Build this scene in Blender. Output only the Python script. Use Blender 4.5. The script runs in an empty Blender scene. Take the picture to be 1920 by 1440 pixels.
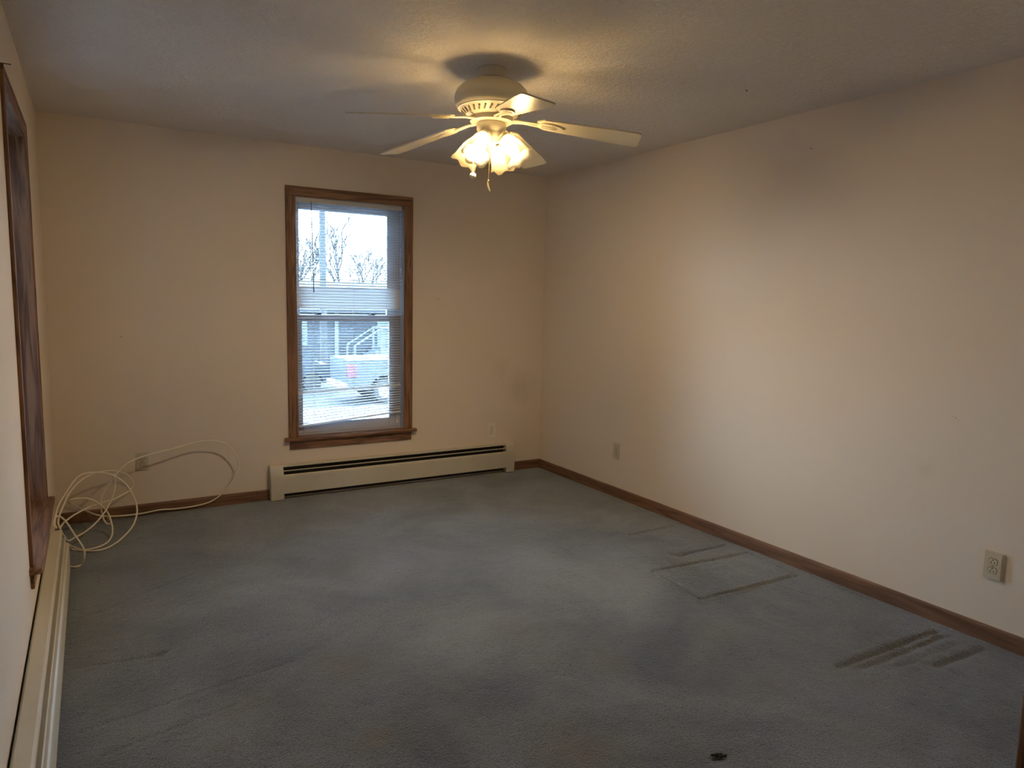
import bpy, bmesh, math, random
import numpy as np
from mathutils import Vector, Matrix

# ------------------------------------------------------------------ camera, world, exposure
S = bpy.context.scene
COL = S.collection
W, H = 3.502, 2.44                      # room width, ceiling height (left wall x=0, window wall y=0)
cam_d = bpy.data.cameras.new('camera'); cam = bpy.data.objects.new('camera', cam_d); COL.objects.link(cam)
cam_d.sensor_fit = 'HORIZONTAL'; cam_d.sensor_width = 36.0
cam_d.lens = 36.0 * 1316.63 / 1920.0
cam_d.clip_start = 0.02; cam_d.clip_end = 500
_rt = Vector((0.8589826, -0.5115686, 0.0211311)); _up = Vector((0.0418536, 0.1112905, 0.9929062)); _fw = Vector((0.5102913, 0.8520047, -0.1170076))
_m = Matrix((_rt, _up, -_fw)).transposed().to_4x4(); _m.translation = (0.2294, -4.9815, 1.4181)
cam.matrix_world = _m
S.camera = cam

world = bpy.data.worlds.new('world'); S.world = world; world.use_nodes = True
wn = world.node_tree; wn.nodes.clear()
_bg = wn.nodes.new('ShaderNodeBackground'); _wo = wn.nodes.new('ShaderNodeOutputWorld')
_bg.inputs['Color'].default_value = (0.50, 0.74, 1.0, 1); _bg.inputs['Strength'].default_value = 9.8
wn.links.new(_bg.outputs[0], _wo.inputs[0])

S.view_settings.view_transform = 'Standard'; S.view_settings.look = 'None'
S.view_settings.exposure = 1.75; S.view_settings.gamma = 1.0; S.view_settings.use_curve_mapping = False
S.cycles.use_light_tree = False; S.cycles.max_bounces = 7; S.cycles.diffuse_bounces = 4; S.cycles.glossy_bounces = 2; S.cycles.transparent_max_bounces = 12
S.cycles.use_adaptive_sampling = False
S.cycles.sample_clamp_indirect = 6.0; S.cycles.use_denoising = True
S.cycles.caustics_reflective = False; S.cycles.caustics_refractive = False

BULB_STRENGTH = 300.0                     # radiance of the lit bulbs, the room's only lamps
BULB_COLOR = (1.0, 0.73, 0.41)

random.seed(4); rng = np.random.default_rng(11)

# ------------------------------------------------------------------ materials
MATS = {}
def new_mat(name):
    m = bpy.data.materials.new(name); m.use_nodes = True
    n = m.node_tree.nodes; b = n['Principled BSDF']
    MATS[name] = m
    return m, m.node_tree, b
def plain(name, col, rough=.5, metal=0.0, spec=.5, noise=0.0, nscale=30.0, bump=0.0, bscale=200.0, bdist=.001):
    m, t, b = new_mat(name)
    b.inputs['Base Color'].default_value = (*col, 1); b.inputs['Roughness'].default_value = rough
    b.inputs['Metallic'].default_value = metal; b.inputs['Specular IOR Level'].default_value = spec
    if noise or bump:
        tc = t.nodes.new('ShaderNodeTexCoord')
    if noise:
        nz = t.nodes.new('ShaderNodeTexNoise'); nz.inputs['Scale'].default_value = nscale; nz.inputs['Detail'].default_value = 6
        t.links.new(tc.outputs['Object'], nz.inputs['Vector'])
        r = t.nodes.new('ShaderNodeValToRGB')
        r.color_ramp.elements[0].position = .3; r.color_ramp.elements[1].position = .7
        r.color_ramp.elements[0].color = (*[c * (1 - noise) for c in col], 1)
        r.color_ramp.elements[1].color = (*[min(1, c * (1 + noise)) for c in col], 1)
        t.links.new(nz.outputs['Fac'], r.inputs['Fac']); t.links.new(r.outputs['Color'], b.inputs['Base Color'])
    if bump:
        nb = t.nodes.new('ShaderNodeTexNoise'); nb.inputs['Scale'].default_value = bscale; nb.inputs['Detail'].default_value = 4
        t.links.new(tc.outputs['Object'], nb.inputs['Vector'])
        bp = t.nodes.new('ShaderNodeBump'); bp.inputs['Strength'].default_value = bump; bp.inputs['Distance'].default_value = bdist
        t.links.new(nb.outputs['Fac'], bp.inputs['Height']); t.links.new(bp.outputs['Normal'], b.inputs['Normal'])
    return m

def wood(name, axis, dark, light, scale=1.0, rough=.55):
    m, t, b = new_mat(name)
    tc = t.nodes.new('ShaderNodeTexCoord'); mp = t.nodes.new('ShaderNodeMapping')
    sc = [16.0 * scale] * 3; sc[axis] = 1.1 * scale
    mp.inputs['Scale'].default_value = sc
    t.links.new(tc.outputs['Object'], mp.inputs['Vector'])
    n1 = t.nodes.new('ShaderNodeTexNoise'); n1.inputs['Scale'].default_value = 1.3; n1.inputs['Detail'].default_value = 3; n1.inputs['Distortion'].default_value = .6
    t.links.new(mp.outputs[0], n1.inputs['Vector'])
    mul = t.nodes.new('ShaderNodeMath'); mul.operation = 'MULTIPLY'; mul.inputs[1].default_value = 9.0
    t.links.new(n1.outputs['Fac'], mul.inputs[0])
    fr = t.nodes.new('ShaderNodeMath'); fr.operation = 'PINGPONG'; fr.inputs[1].default_value = 1.0
    t.links.new(mul.outputs[0], fr.inputs[0])
    n2 = t.nodes.new('ShaderNodeTexNoise'); n2.inputs['Scale'].default_value = 7; n2.inputs['Detail'].default_value = 5
    t.links.new(mp.outputs[0], n2.inputs['Vector'])
    add = t.nodes.new('ShaderNodeMath'); add.operation = 'MULTIPLY_ADD'; add.inputs[1].default_value = .55
    t.links.new(fr.outputs[0], add.inputs[0])
    half = t.nodes.new('ShaderNodeMath'); half.operation = 'MULTIPLY'; half.inputs[1].default_value = .55
    t.links.new(n2.outputs['Fac'], half.inputs[0]); t.links.new(half.outputs[0], add.inputs[2])
    r = t.nodes.new('ShaderNodeValToRGB')
    r.color_ramp.elements[0].position = .15; r.color_ramp.elements[1].position = .75
    r.color_ramp.elements[0].color = (*dark, 1); r.color_ramp.elements[1].color = (*light, 1)
    t.links.new(add.outputs[0], r.inputs['Fac']); t.links.new(r.outputs['Color'], b.inputs['Base Color'])
    b.inputs['Roughness'].default_value = rough
    bp = t.nodes.new('ShaderNodeBump'); bp.inputs['Strength'].default_value = .12; bp.inputs['Distance'].default_value = .002
    t.links.new(add.outputs[0], bp.inputs['Height']); t.links.new(bp.outputs['Normal'], b.inputs['Normal'])
    return m

# painted plaster wall: cream paint, faint mottling, roller stipple
SMUDGES = [  # place on the wall, radius, strength, colour
    ((3.502, -3.352, .946), .007, .5, (.20, .15, .10)), ((3.502, -3.338, .951), .009, .35, (.25, .19, .13)), ((3.502, -3.362, .939), .004, .5, (.18, .13, .09)),
    ((3.29, 0, .70), .20, .22, (.40, .30, .22)), ((3.107, 0, .87), .12, .14, (.42, .32, .24)), ((3.502, -3.242, .686), .05, .12, (.45, .36, .28))]
def wall_paint(name, col):
    m, t, b = new_mat(name)
    tc = t.nodes.new('ShaderNodeTexCoord')
    n = t.nodes.new('ShaderNodeTexNoise'); n.inputs['Scale'].default_value = 1.1; n.inputs['Detail'].default_value = 3
    t.links.new(tc.outputs['Object'], n.inputs['Vector'])
    r = t.nodes.new('ShaderNodeValToRGB'); r.color_ramp.elements[0].position = .3; r.color_ramp.elements[1].position = .75
    r.color_ramp.elements[0].color = (col[0] * .965, col[1] * .95, col[2] * .93, 1); r.color_ramp.elements[1].color = (*col, 1)
    t.links.new(n.outputs['Fac'], r.inputs['Fac']); colour = r.outputs['Color']
    wob = t.nodes.new('ShaderNodeTexNoise'); wob.inputs['Scale'].default_value = 14; t.links.new(tc.outputs['Object'], wob.inputs['Vector'])
    for pos, rad, amt, sc in SMUDGES:
        d = t.nodes.new('ShaderNodeVectorMath'); d.operation = 'DISTANCE'; d.inputs[1].default_value = pos; t.links.new(tc.outputs['Object'], d.inputs[0])
        ma = t.nodes.new('ShaderNodeMath'); ma.operation = 'MULTIPLY_ADD'; ma.inputs[1].default_value = rad * .9
        t.links.new(wob.outputs['Fac'], ma.inputs[0]); t.links.new(d.outputs['Value'], ma.inputs[2])
        mr = t.nodes.new('ShaderNodeMapRange'); mr.inputs['From Min'].default_value = rad * 1.45; mr.inputs['From Max'].default_value = rad * .55; mr.inputs['To Max'].default_value = amt
        t.links.new(ma.outputs[0], mr.inputs['Value'])
        mx = t.nodes.new('ShaderNodeMix'); mx.data_type = 'RGBA'; mx.inputs[7].default_value = (*sc, 1)
        t.links.new(mr.outputs['Result'], mx.inputs[0]); t.links.new(colour, mx.inputs[6]); colour = mx.outputs[2]
    t.links.new(colour, b.inputs['Base Color'])
    b.inputs['Roughness'].default_value = .8; b.inputs['Specular IOR Level'].default_value = .15
    nb = t.nodes.new('ShaderNodeTexNoise'); nb.inputs['Scale'].default_value = 160; nb.inputs['Detail'].default_value = 3
    t.links.new(tc.outputs['Object'], nb.inputs['Vector'])
    bp = t.nodes.new('ShaderNodeBump'); bp.inputs['Strength'].default_value = .25; bp.inputs['Distance'].default_value = .0012
    t.links.new(nb.outputs['Fac'], bp.inputs['Height']); t.links.new(bp.outputs['Normal'], b.inputs['Normal'])
    return m

WALL = wall_paint('wall_paint', (0.76, 0.67, 0.565))

# stippled ceiling
def ceiling_mat():
    m, t, b = new_mat('ceiling_texture')
    tc = t.nodes.new('ShaderNodeTexCoord')
    b.inputs['Base Color'].default_value = (.84, .80, .74, 1); b.inputs['Roughness'].default_value = .85; b.inputs['Specular IOR Level'].default_value = .2
    v = t.nodes.new('ShaderNodeTexNoise'); v.inputs['Scale'].default_value = 34; v.inputs['Detail'].default_value = 5; v.inputs['Roughness'].default_value = .62; v.inputs['Distortion'].default_value = 1.2
    t.links.new(tc.outputs['Object'], v.inputs['Vector'])
    r = t.nodes.new('ShaderNodeValToRGB'); r.color_ramp.elements[0].position = .40; r.color_ramp.elements[1].position = .60
    t.links.new(v.outputs['Fac'], r.inputs['Fac'])
    bp = t.nodes.new('ShaderNodeBump'); bp.inputs['Strength'].default_value = .8; bp.inputs['Distance'].default_value = .005
    t.links.new(r.outputs['Color'], bp.inputs['Height']); t.links.new(bp.outputs['Normal'], b.inputs['Normal'])
    return m
CEIL = ceiling_mat()

# worn blue-grey cut pile carpet with a few stains
STAINS = [(1.02, -2.45, .16, .8), (.98, -2.95, .12, .7), (.62, -2.55, .13, .5), (1.50, -3.30, .20, .8), (1.95, -2.9, .14, .5),
          (1.35, -1.45, .18, .4), (2.35, -3.35, .13, .5), (2.72, -3.5, .12, .45), (1.75, -2.5, .15, .4), (2.5, -2.9, .12, .35), (.9, -.62, .15, .45)]
def carpet_mat():
    m, t, b = new_mat('carpet_pile')
    L = t.links.new
    tc = t.nodes.new('ShaderNodeTexCoord')
    def noise(scale, detail=3, rough=.5, dist=0.0):
        n = t.nodes.new('ShaderNodeTexNoise'); n.inputs['Scale'].default_value = scale; n.inputs['Detail'].default_value = detail
        n.inputs['Roughness'].default_value = rough; n.inputs['Distortion'].default_value = dist
        L(tc.outputs['Object'], n.inputs['Vector']); return n
    def mix(fac, a, bb, kind='MIX'):
        mx = t.nodes.new('ShaderNodeMix'); mx.data_type = 'RGBA'; mx.blend_type = kind
        for sock, v in ((mx.inputs[0], fac), (mx.inputs[6], a), (mx.inputs[7], bb)):
            if hasattr(v, 'is_linked') or hasattr(v, 'links'): L(v, sock)
            else: sock.default_value = v if isinstance(v, float) else (*v, 1)
        return mx.outputs[2]
    big = noise(1.6, 5, .6, .5)
    r = t.nodes.new('ShaderNodeValToRGB'); r.color_ramp.elements[0].position = .34; r.color_ramp.elements[1].position = .66
    r.color_ramp.elements[0].color = (.080, .092, .104, 1); r.color_ramp.elements[1].color = (.190, .212, .232, 1)
    L(big.outputs['Fac'], r.inputs['Fac'])
    fine = noise(210, 2, .6)
    rf = t.nodes.new('ShaderNodeValToRGB'); rf.color_ramp.elements[0].position = .30; rf.color_ramp.elements[1].position = .70
    rf.color_ramp.elements[0].color = (.42, .42, .42, 1); rf.color_ramp.elements[1].color = (1.58, 1.58, 1.58, 1)
    L(fine.outputs['Fac'], rf.inputs['Fac'])
    col = mix(1.0, r.outputs['Color'], rf.outputs['Color'], 'MULTIPLY')
    # stains: soft blobs at fixed places of the floor
    sep = t.nodes.new('ShaderNodeSeparateXYZ'); L(tc.outputs['Object'], sep.inputs[0])
    wob = noise(7, 3)
    for (sx, sy, sr, amt) in STAINS:
        c = t.nodes.new('ShaderNodeVectorMath'); c.operation = 'DISTANCE'
        comb = t.nodes.new('ShaderNodeCombineXYZ'); L(sep.outputs[0], comb.inputs[0]); L(sep.outputs[1], comb.inputs[1])
        L(comb.outputs[0], c.inputs[0]); c.inputs[1].default_value = (sx, sy, 0)
        ma = t.nodes.new('ShaderNodeMath'); ma.operation = 'MULTIPLY_ADD'; L(wob.outputs['Fac'], ma.inputs[0]); ma.inputs[1].default_value = .22; L(c.outputs['Value'], ma.inputs[2])
        mr = t.nodes.new('ShaderNodeMapRange'); mr.inputs['From Min'].default_value = sr + .11; mr.inputs['From Max'].default_value = .10
        mr.inputs['To Min'].default_value = 0; mr.inputs['To Max'].default_value = amt * .8; L(ma.outputs[0], mr.inputs['Value'])
        col = mix(mr.outputs['Result'], col, (.150, .125, .075))
    L(col, b.inputs['Base Color'])
    b.inputs['Roughness'].default_value = 1.0; b.inputs['Specular IOR Level'].default_value = .05
    b.inputs['Sheen Weight'].default_value = .55; b.inputs['Sheen Roughness'].default_value = .45; b.inputs['Sheen Tint'].default_value = (.85, .93, 1.0, 1)
    mid = noise(95, 3, .6)
    ad = t.nodes.new('ShaderNodeMath'); ad.operation = 'ADD'; L(fine.outputs['Fac'], ad.inputs[0]); L(mid.outputs['Fac'], ad.inputs[1])
    bp = t.nodes.new('ShaderNodeBump'); bp.inputs['Strength'].default_value = 1.0; bp.inputs['Distance'].default_value = .008
    L(ad.outputs[0], bp.inputs['Height']); L(bp.outputs['Normal'], b.inputs['Normal'])
    return m
CARPET = carpet_mat()

DK, LT = (.075, .030, .013), (.27, .140, .070)
WOOD = {a: wood('stained_oak_' + 'xyz'[a], a, DK, LT) for a in range(3)}
BASEW = {a: wood('baseboard_wood_' + 'xyz'[a], a, (.110, .055, .030), (.215, .115, .064), .8) for a in range(2)}
ENAMEL = plain('beige_enamel', (.58, .545, .455), .5, noise=.05, nscale=6)
INNER = plain('heater_interior', (.02, .02, .022), .6)
ALU = plain('heater_fin_metal', (.22, .22, .21), .6, .3)
FANW = plain('cream_enamel', (.66, .62, .50), .35, noise=.03, nscale=5)
BLADE = plain('cream_blade_laminate', (.66, .61, .48), .3, noise=.03, nscale=9)
BRASS = plain('chain_brass', (.70, .58, .32), .35, .6)
IVORY = plain('ivory_plastic', (.58, .52, .38), .4)
IVORYW = plain('white_plastic', (.80, .75, .66), .4)
SLOT = plain('socket_slot_dark', (.02, .016, .012), .7)
SCREW = plain('screw_metal', (.35, .32, .26), .4, .7)
CABLE = plain('cable_jacket', (.82, .76, .62), .45)
VINYL = plain('white_vinyl_sash', (.50, .50, .52), .4)
SASHW = plain('painted_sash', (.46, .46, .50), .45)
CORD = plain('white_cord', (.7, .7, .68), .7)
DARKSPOT = plain('dark_debris', (.012, .009, .007), .9)

def slat_mat():
    m, t, b = new_mat('blind_slat_paint')
    b.inputs['Base Color'].default_value = (.78, .78, .76, 1); b.inputs['Roughness'].default_value = .4
    tr = t.nodes.new('ShaderNodeBsdfTranslucent'); tr.inputs['Color'].default_value = (.75, .76, .78, 1)
    mx = t.nodes.new('ShaderNodeMixShader'); mx.inputs[0].default_value = .35
    t.links.new(b.outputs[0], mx.inputs[1]); t.links.new(tr.outputs[0], mx.inputs[2])
    t.links.new(mx.outputs[0], t.nodes['Material Output'].inputs['Surface'])
    return m
SLAT = slat_mat()
def pane_mat():
    m, t, b = new_mat('window_glass')
    t.nodes.remove(b)
    tr = t.nodes.new('ShaderNodeBsdfTransparent'); tr.inputs['Color'].default_value = (.93, .96, .98, 1)
    gl = t.nodes.new('ShaderNodeBsdfGlossy'); gl.inputs['Roughness'].default_value = .02
    fr = t.nodes.new('ShaderNodeFresnel'); fr.inputs['IOR'].default_value = 1.45
    mx = t.nodes.new('ShaderNodeMixShader')
    t.links.new(fr.outputs[0], mx.inputs[0]); t.links.new(tr.outputs[0], mx.inputs[1]); t.links.new(gl.outputs[0], mx.inputs[2])
    t.links.new(mx.outputs[0], t.nodes['Material Output'].inputs['Surface'])
    return m
GLASS = pane_mat()
def shade_mat():
    m, t, b = new_mat('frosted_shade_glass')
    b.inputs['Base Color'].default_value = (.12, .115, .10, 1); b.inputs['Roughness'].default_value = .35
    tl = t.nodes.new('ShaderNodeBsdfTranslucent'); tl.inputs['Color'].default_value = (.17, .15, .10, 1)
    tr = t.nodes.new('ShaderNodeBsdfTransparent'); tr.inputs['Color'].default_value = (.30, .285, .25, 1)
    m1 = t.nodes.new('ShaderNodeMixShader'); m1.inputs[0].default_value = .62
    m2 = t.nodes.new('ShaderNodeMixShader'); m2.inputs[0].default_value = .72
    t.links.new(b.outputs[0], m1.inputs[1]); t.links.new(tl.outputs[0], m1.inputs[2])
    t.links.new(m1.outputs[0], m2.inputs[1]); t.links.new(tr.outputs[0], m2.inputs[2])
    t.links.new(m2.outputs[0], t.nodes['Material Output'].inputs['Surface'])
    return m
SHADE = shade_mat()
def bulb_mat():
    m, t, b = new_mat('lit_bulb')
    t.nodes.remove(b)
    e = t.nodes.new('ShaderNodeEmission'); e.inputs['Color'].default_value = (*BULB_COLOR, 1); e.inputs['Strength'].default_value = BULB_STRENGTH
    t.links.new(e.outputs[0], t.nodes['Material Output'].inputs['Surface'])
    return m
BULB = bulb_mat()
# outdoors
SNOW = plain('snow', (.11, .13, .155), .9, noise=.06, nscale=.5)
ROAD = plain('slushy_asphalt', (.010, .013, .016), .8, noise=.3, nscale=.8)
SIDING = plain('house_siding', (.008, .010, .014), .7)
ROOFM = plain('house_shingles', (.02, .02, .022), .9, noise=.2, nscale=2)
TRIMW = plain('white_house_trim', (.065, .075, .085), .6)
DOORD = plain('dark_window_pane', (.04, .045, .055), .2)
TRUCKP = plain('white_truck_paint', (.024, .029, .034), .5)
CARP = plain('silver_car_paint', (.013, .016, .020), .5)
TYRE = plain('black_tyre', (.02, .02, .02), .8)
REDL = plain('red_tail_lamp', (.07, .012, .020), .3)
BARK = plain('grey_bark', (.03, .027, .025), .9, noise=.2, nscale=4)
POLEM = plain('weathered_pole', (.03, .03, .03), .9)
HEDGE = plain('evergreen_needles', (.035, .05, .04), .9, noise=.4, nscale=6)
EXTW = plain('house_exterior_paint', (.40, .38, .35), .8)

# ------------------------------------------------------------------ helpers
def box(bm, x0, x1, y0, y1, z0, z1, bevel=0.0):
    r = bmesh.ops.create_cube(bm, size=1.0)
    vs = r['verts']
    bmesh.ops.scale(bm, vec=(abs(x1 - x0), abs(y1 - y0), abs(z1 - z0)), verts=vs)
    bmesh.ops.translate(bm, vec=((x0 + x1) / 2, (y0 + y1) / 2, (z0 + z1) / 2), verts=vs)
    if bevel:
        es = {e for v in vs for e in v.link_edges}
        bmesh.ops.bevel(bm, geom=list(es), offset=bevel, segments=2, affect='EDGES', profile=.6)
def BX(*a, bevel=0.0):
    bm = bmesh.new(); box(bm, *a, bevel=bevel); return bm
def prism(bm, pts, axis, a0, a1):
    """closed outline pts (2D) extruded along axis (0,1,2) from a0 to a1"""
    def p3(p, a):
        l = [p[0], p[1]]; l.insert(axis, a); return l
    A = [bm.verts.new(p3(p, a0)) for p in pts]; B = [bm.verts.new(p3(p, a1)) for p in pts]
    n = len(pts)
    bm.faces.new(A); bm.faces.new(list(reversed(B)))
    for i in range(n):
        bm.faces.new((A[i], B[i], B[(i + 1) % n], A[(i + 1) % n]))
    bmesh.ops.recalc_face_normals(bm, faces=bm.faces[:])
def lathe(bm, prof, seg=40, mat=None, cap=True, rmod=None):
    rings = []
    for r, z in prof:
        ring = []
        for i in range(seg):
            a = 2 * math.pi * i / seg
            rr = r if rmod is None else r * rmod(a, z)
            ring.append(bm.verts.new((rr * math.cos(a), rr * math.sin(a), z)))
        rings.append(ring)
    for k in range(len(rings) - 1):
        for i in range(seg):
            j = (i + 1) % seg
            bm.faces.new((rings[k][i], rings[k][j], rings[k + 1][j], rings[k + 1][i]))
    if cap:
        bm.faces.new(list(reversed(rings[0]))); bm.faces.new(rings[-1])
    bmesh.ops.recalc_face_normals(bm, faces=bm.faces[:])
    if mat is not None:
        bmesh.ops.transform(bm, matrix=mat, verts=bm.verts[:])
def tube(bm, pts, rad, seg=8, closed_ends=True):
    pts = [Vector(p) for p in pts]; n = len(pts)
    rads = rad if hasattr(rad, '__len__') else [rad] * n
    rings = []; prev = None
    for i in range(n):
        t = (pts[min(i + 1, n - 1)] - pts[max(i - 1, 0)]).normalized()
        if prev is None:
            ref = Vector((0, 0, 1)) if abs(t.z) < .9 else Vector((1, 0, 0))
            u = t.cross(ref).normalized()
        else:
            u = (prev - t * prev.dot(t))
            u = u.normalized() if u.length > 1e-6 else t.orthogonal().normalized()
        prev = u; v = t.cross(u)
        rings.append([bm.verts.new(pts[i] + (u * math.cos(2 * math.pi * k / seg) + v * math.sin(2 * math.pi * k / seg)) * rads[i]) for k in range(seg)])
    for i in range(n - 1):
        for k in range(seg):
            bm.faces.new((rings[i][k], rings[i][(k + 1) % seg], rings[i + 1][(k + 1) % seg], rings[i + 1][k]))
    if closed_ends:
        bm.faces.new(list(reversed(rings[0]))); bm.faces.new(rings[-1])
def sphere(bm, c, r, u=16, v=10, scale=(1, 1, 1)):
    m = Matrix.Translation(c) @ Matrix.Diagonal((r * scale[0], r * scale[1], r * scale[2], 1))
    bmesh.ops.create_uvsphere(bm, u_segments=u, v_segments=v, radius=1.0, matrix=m)
def catmull(pts, sub=8):
    P = [Vector(p) for p in pts]; out = []
    for i in range(len(P) - 1):
        p0, p1, p2, p3 = P[max(i - 1, 0)], P[i], P[i + 1], P[min(i + 2, len(P) - 1)]
        for k in range(sub):
            t = k / sub
            out.append(.5 * ((2 * p1) + (p2 - p0) * t + (2 * p0 - 5 * p1 + 4 * p2 - p3) * t * t + (3 * p1 - p0 - 3 * p2 + p3) * t ** 3))
    out.append(P[-1]); return out
ORIGIN = {}
def origin_of(o):
    return ORIGIN.get(o.name, Vector((0, 0, 0)))
def obj(name, bm, mat, parent=None, smooth=False, org=None):
    """link a bmesh given in world coordinates as ONE mesh object; mesh is stored about its thing's base point"""
    me = bpy.data.meshes.new(name)
    L = origin_of(parent) if parent is not None else Vector(org or (0, 0, 0))
    if L.length: bmesh.ops.translate(bm, vec=-L, verts=bm.verts[:])
    bm.to_mesh(me); bm.free()
    if mat is not None: me.materials.append(mat)
    if smooth:
        for p in me.polygons: p.use_smooth = True
        try: me.set_sharp_from_angle(angle=math.radians(38))
        except Exception: pass
    o = bpy.data.objects.new(name, me); COL.objects.link(o)
    if parent is not None: o.parent = parent
    else: o.location = L
    ORIGIN[o.name] = L
    return o
def thing(name, label, cat, loc, group=None):
    o = bpy.data.objects.new(name, None); COL.objects.link(o); o.location = loc; o.empty_display_size = .05
    o['label'] = label; o['category'] = cat
    if group: o['group'] = group
    ORIGIN[o.name] = Vector(loc)
    return o
def tag(o, label, cat, group=None, kind=None):
    o['label'] = label; o['category'] = cat
    if group: o['group'] = group
    if kind: o['kind'] = kind
    return o
def struct(name, bm, mat, label, cat, smooth=False, org=None):
    o = obj(name, bm, mat, None, smooth, org); o['kind'] = 'structure'; o['label'] = label; o['category'] = cat
    return o
def struct_root(name, label, cat, loc):
    o = thing(name, label, cat, loc); o['kind'] = 'structure'; return o

# ------------------------------------------------------------------ room shell
T = .14                                   # wall thickness
YB = -6.3                                 # back of the passage behind the camera
WX0, WX1, WZ0, WZ1 = 1.455, 2.25, .43, 2.10          # opening of the far window
LY0, LY1 = -1.955, -1.075                             # opening of the left window
bm = bmesh.new()
G = .014
box(bm, -T, WX0 - G, 0, T, -.2, H + .1); box(bm, WX1 + G, W + T, 0, T, -.2, H + .1); box(bm, WX0 - G, WX1 + G, 0, T, -.2, WZ0 - .035); box(bm, WX0 - G, WX1 + G, 0, T, WZ1 + G, H + .1)
struct('wall_far', bm, WALL, 'cream painted wall with the bright window and its blind', 'wall')
bm = bmesh.new()
box(bm, -T, 0, YB, LY0 - G, -.2, H + .1); box(bm, -T, 0, LY1 + G, 0, -.2, H + .1); box(bm, -T, 0, LY0 - G, LY1 + G, -.2, WZ0 - .035); box(bm, -T, 0, LY0 - G, LY1 + G, WZ1 + G, H + .1)
struct('wall_left', bm, WALL, 'cream painted wall at the left edge beside the long heater', 'wall')
struct('wall_right', BX(W, W + T, YB, 0, -.2, H + .1), WALL, 'long blank cream painted wall on the right', 'wall')
struct('ceiling', BX(-T, W + T, YB, T, H, H + .12), CEIL, 'stippled off-white ceiling above the fan', 'ceiling')
NX, NY = 1.652, -4.45
bm = bmesh.new(); box(bm, NX, W, NY - .12, NY, 0, H); box(bm, 0, NX, NY - .12, NY, 2.12, H)
struct('wall_near', bm, WALL, 'end of the wall beside the opening at bottom right', 'wall')
struct('wall_back', BX(-T, W + T, YB - T, YB, -.2, H + .1), WALL, 'wall of the passage behind the viewpoint', 'wall')
bm = bmesh.new(); box(bm, NX - .018, NX, NY - .13, NY + .01, 0, 2.12, bevel=.003)
t1 = struct('trim_1', bm, WOOD[2], 'dark brown wooden jamb at the bottom right edge', 'trim')

# carpet: a fine grid with real dents left by furniture
def vnoise(X, Y, cell, amp, seed):
    r = np.random.default_rng(seed); gx = (X - X.min()) / cell; gy = (Y - Y.min()) / cell
    G = r.random((int(gx.max()) + 3, int(gy.max()) + 3)) - .5
    ix, iy = gx.astype(int), gy.astype(int); fx, fy = gx - ix, gy - iy
    fx = fx * fx * (3 - 2 * fx); fy = fy * fy * (3 - 2 * fy)
    return amp * ((G[ix, iy] * (1 - fx) + G[ix + 1, iy] * fx) * (1 - fy) + (G[ix, iy + 1] * (1 - fx) + G[ix + 1, iy + 1] * fx) * fy)
GROOVES = [  # x0,y0,x1,y1,half width,depth
    (3.024, -1.758, 3.398, -1.752, .009, .011), (3.048, -2.163, 3.413, -2.164, .011, .013), (3.02, -2.150, 3.10, -2.150, .022, .008),
    (2.755, -2.272, 3.435, -2.318, .010, .011), (3.435, -2.318, 3.400, -2.680, .008, .009), (2.712, -2.655, 3.395, -2.678, .012, .012), (2.752, -2.272, 2.708, -2.655, .010, .009),
    (2.715, -2.690, 3.10, -2.700, .008, -.006), (2.690, -2.690, 2.730, -2.25, .008, -.005),
    (3.455, -2.72, 3.455, -3.10, .009, .006), (3.18, -2.72, 3.30, -3.02, .008, .005),
    (2.735, -3.383, 3.390, -3.405, .015, .016), (2.80, -3.440, 3.40, -3.455, .008, .008), (2.79, -3.415, 3.38, -3.430, .008, -.005), (2.90, -3.475, 3.38, -3.49, .008, -.004), (2.95, -3.51, 3.36, -3.52, .008, .004),
    (3.095, -3.575, 3.407, -3.589, .017, .015), (3.100, -3.58, 3.090, -3.68, .007, .006),
    (.12, -1.98, .42, -2.03, .008, .006), (.14, -2.45, .85, -2.32, .008, .004), (.20, -2.62, .62, -2.52, .008, .004), (.20, -1.48, .62, -1.20, .008, .004), (.12, -1.50, .24, -1.48, .010, .005),
    (.395, -2.012, .425, -2.006, .014, .014), (1.85, -3.55, 1.90, -3.56, .012, .010)]
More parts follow.
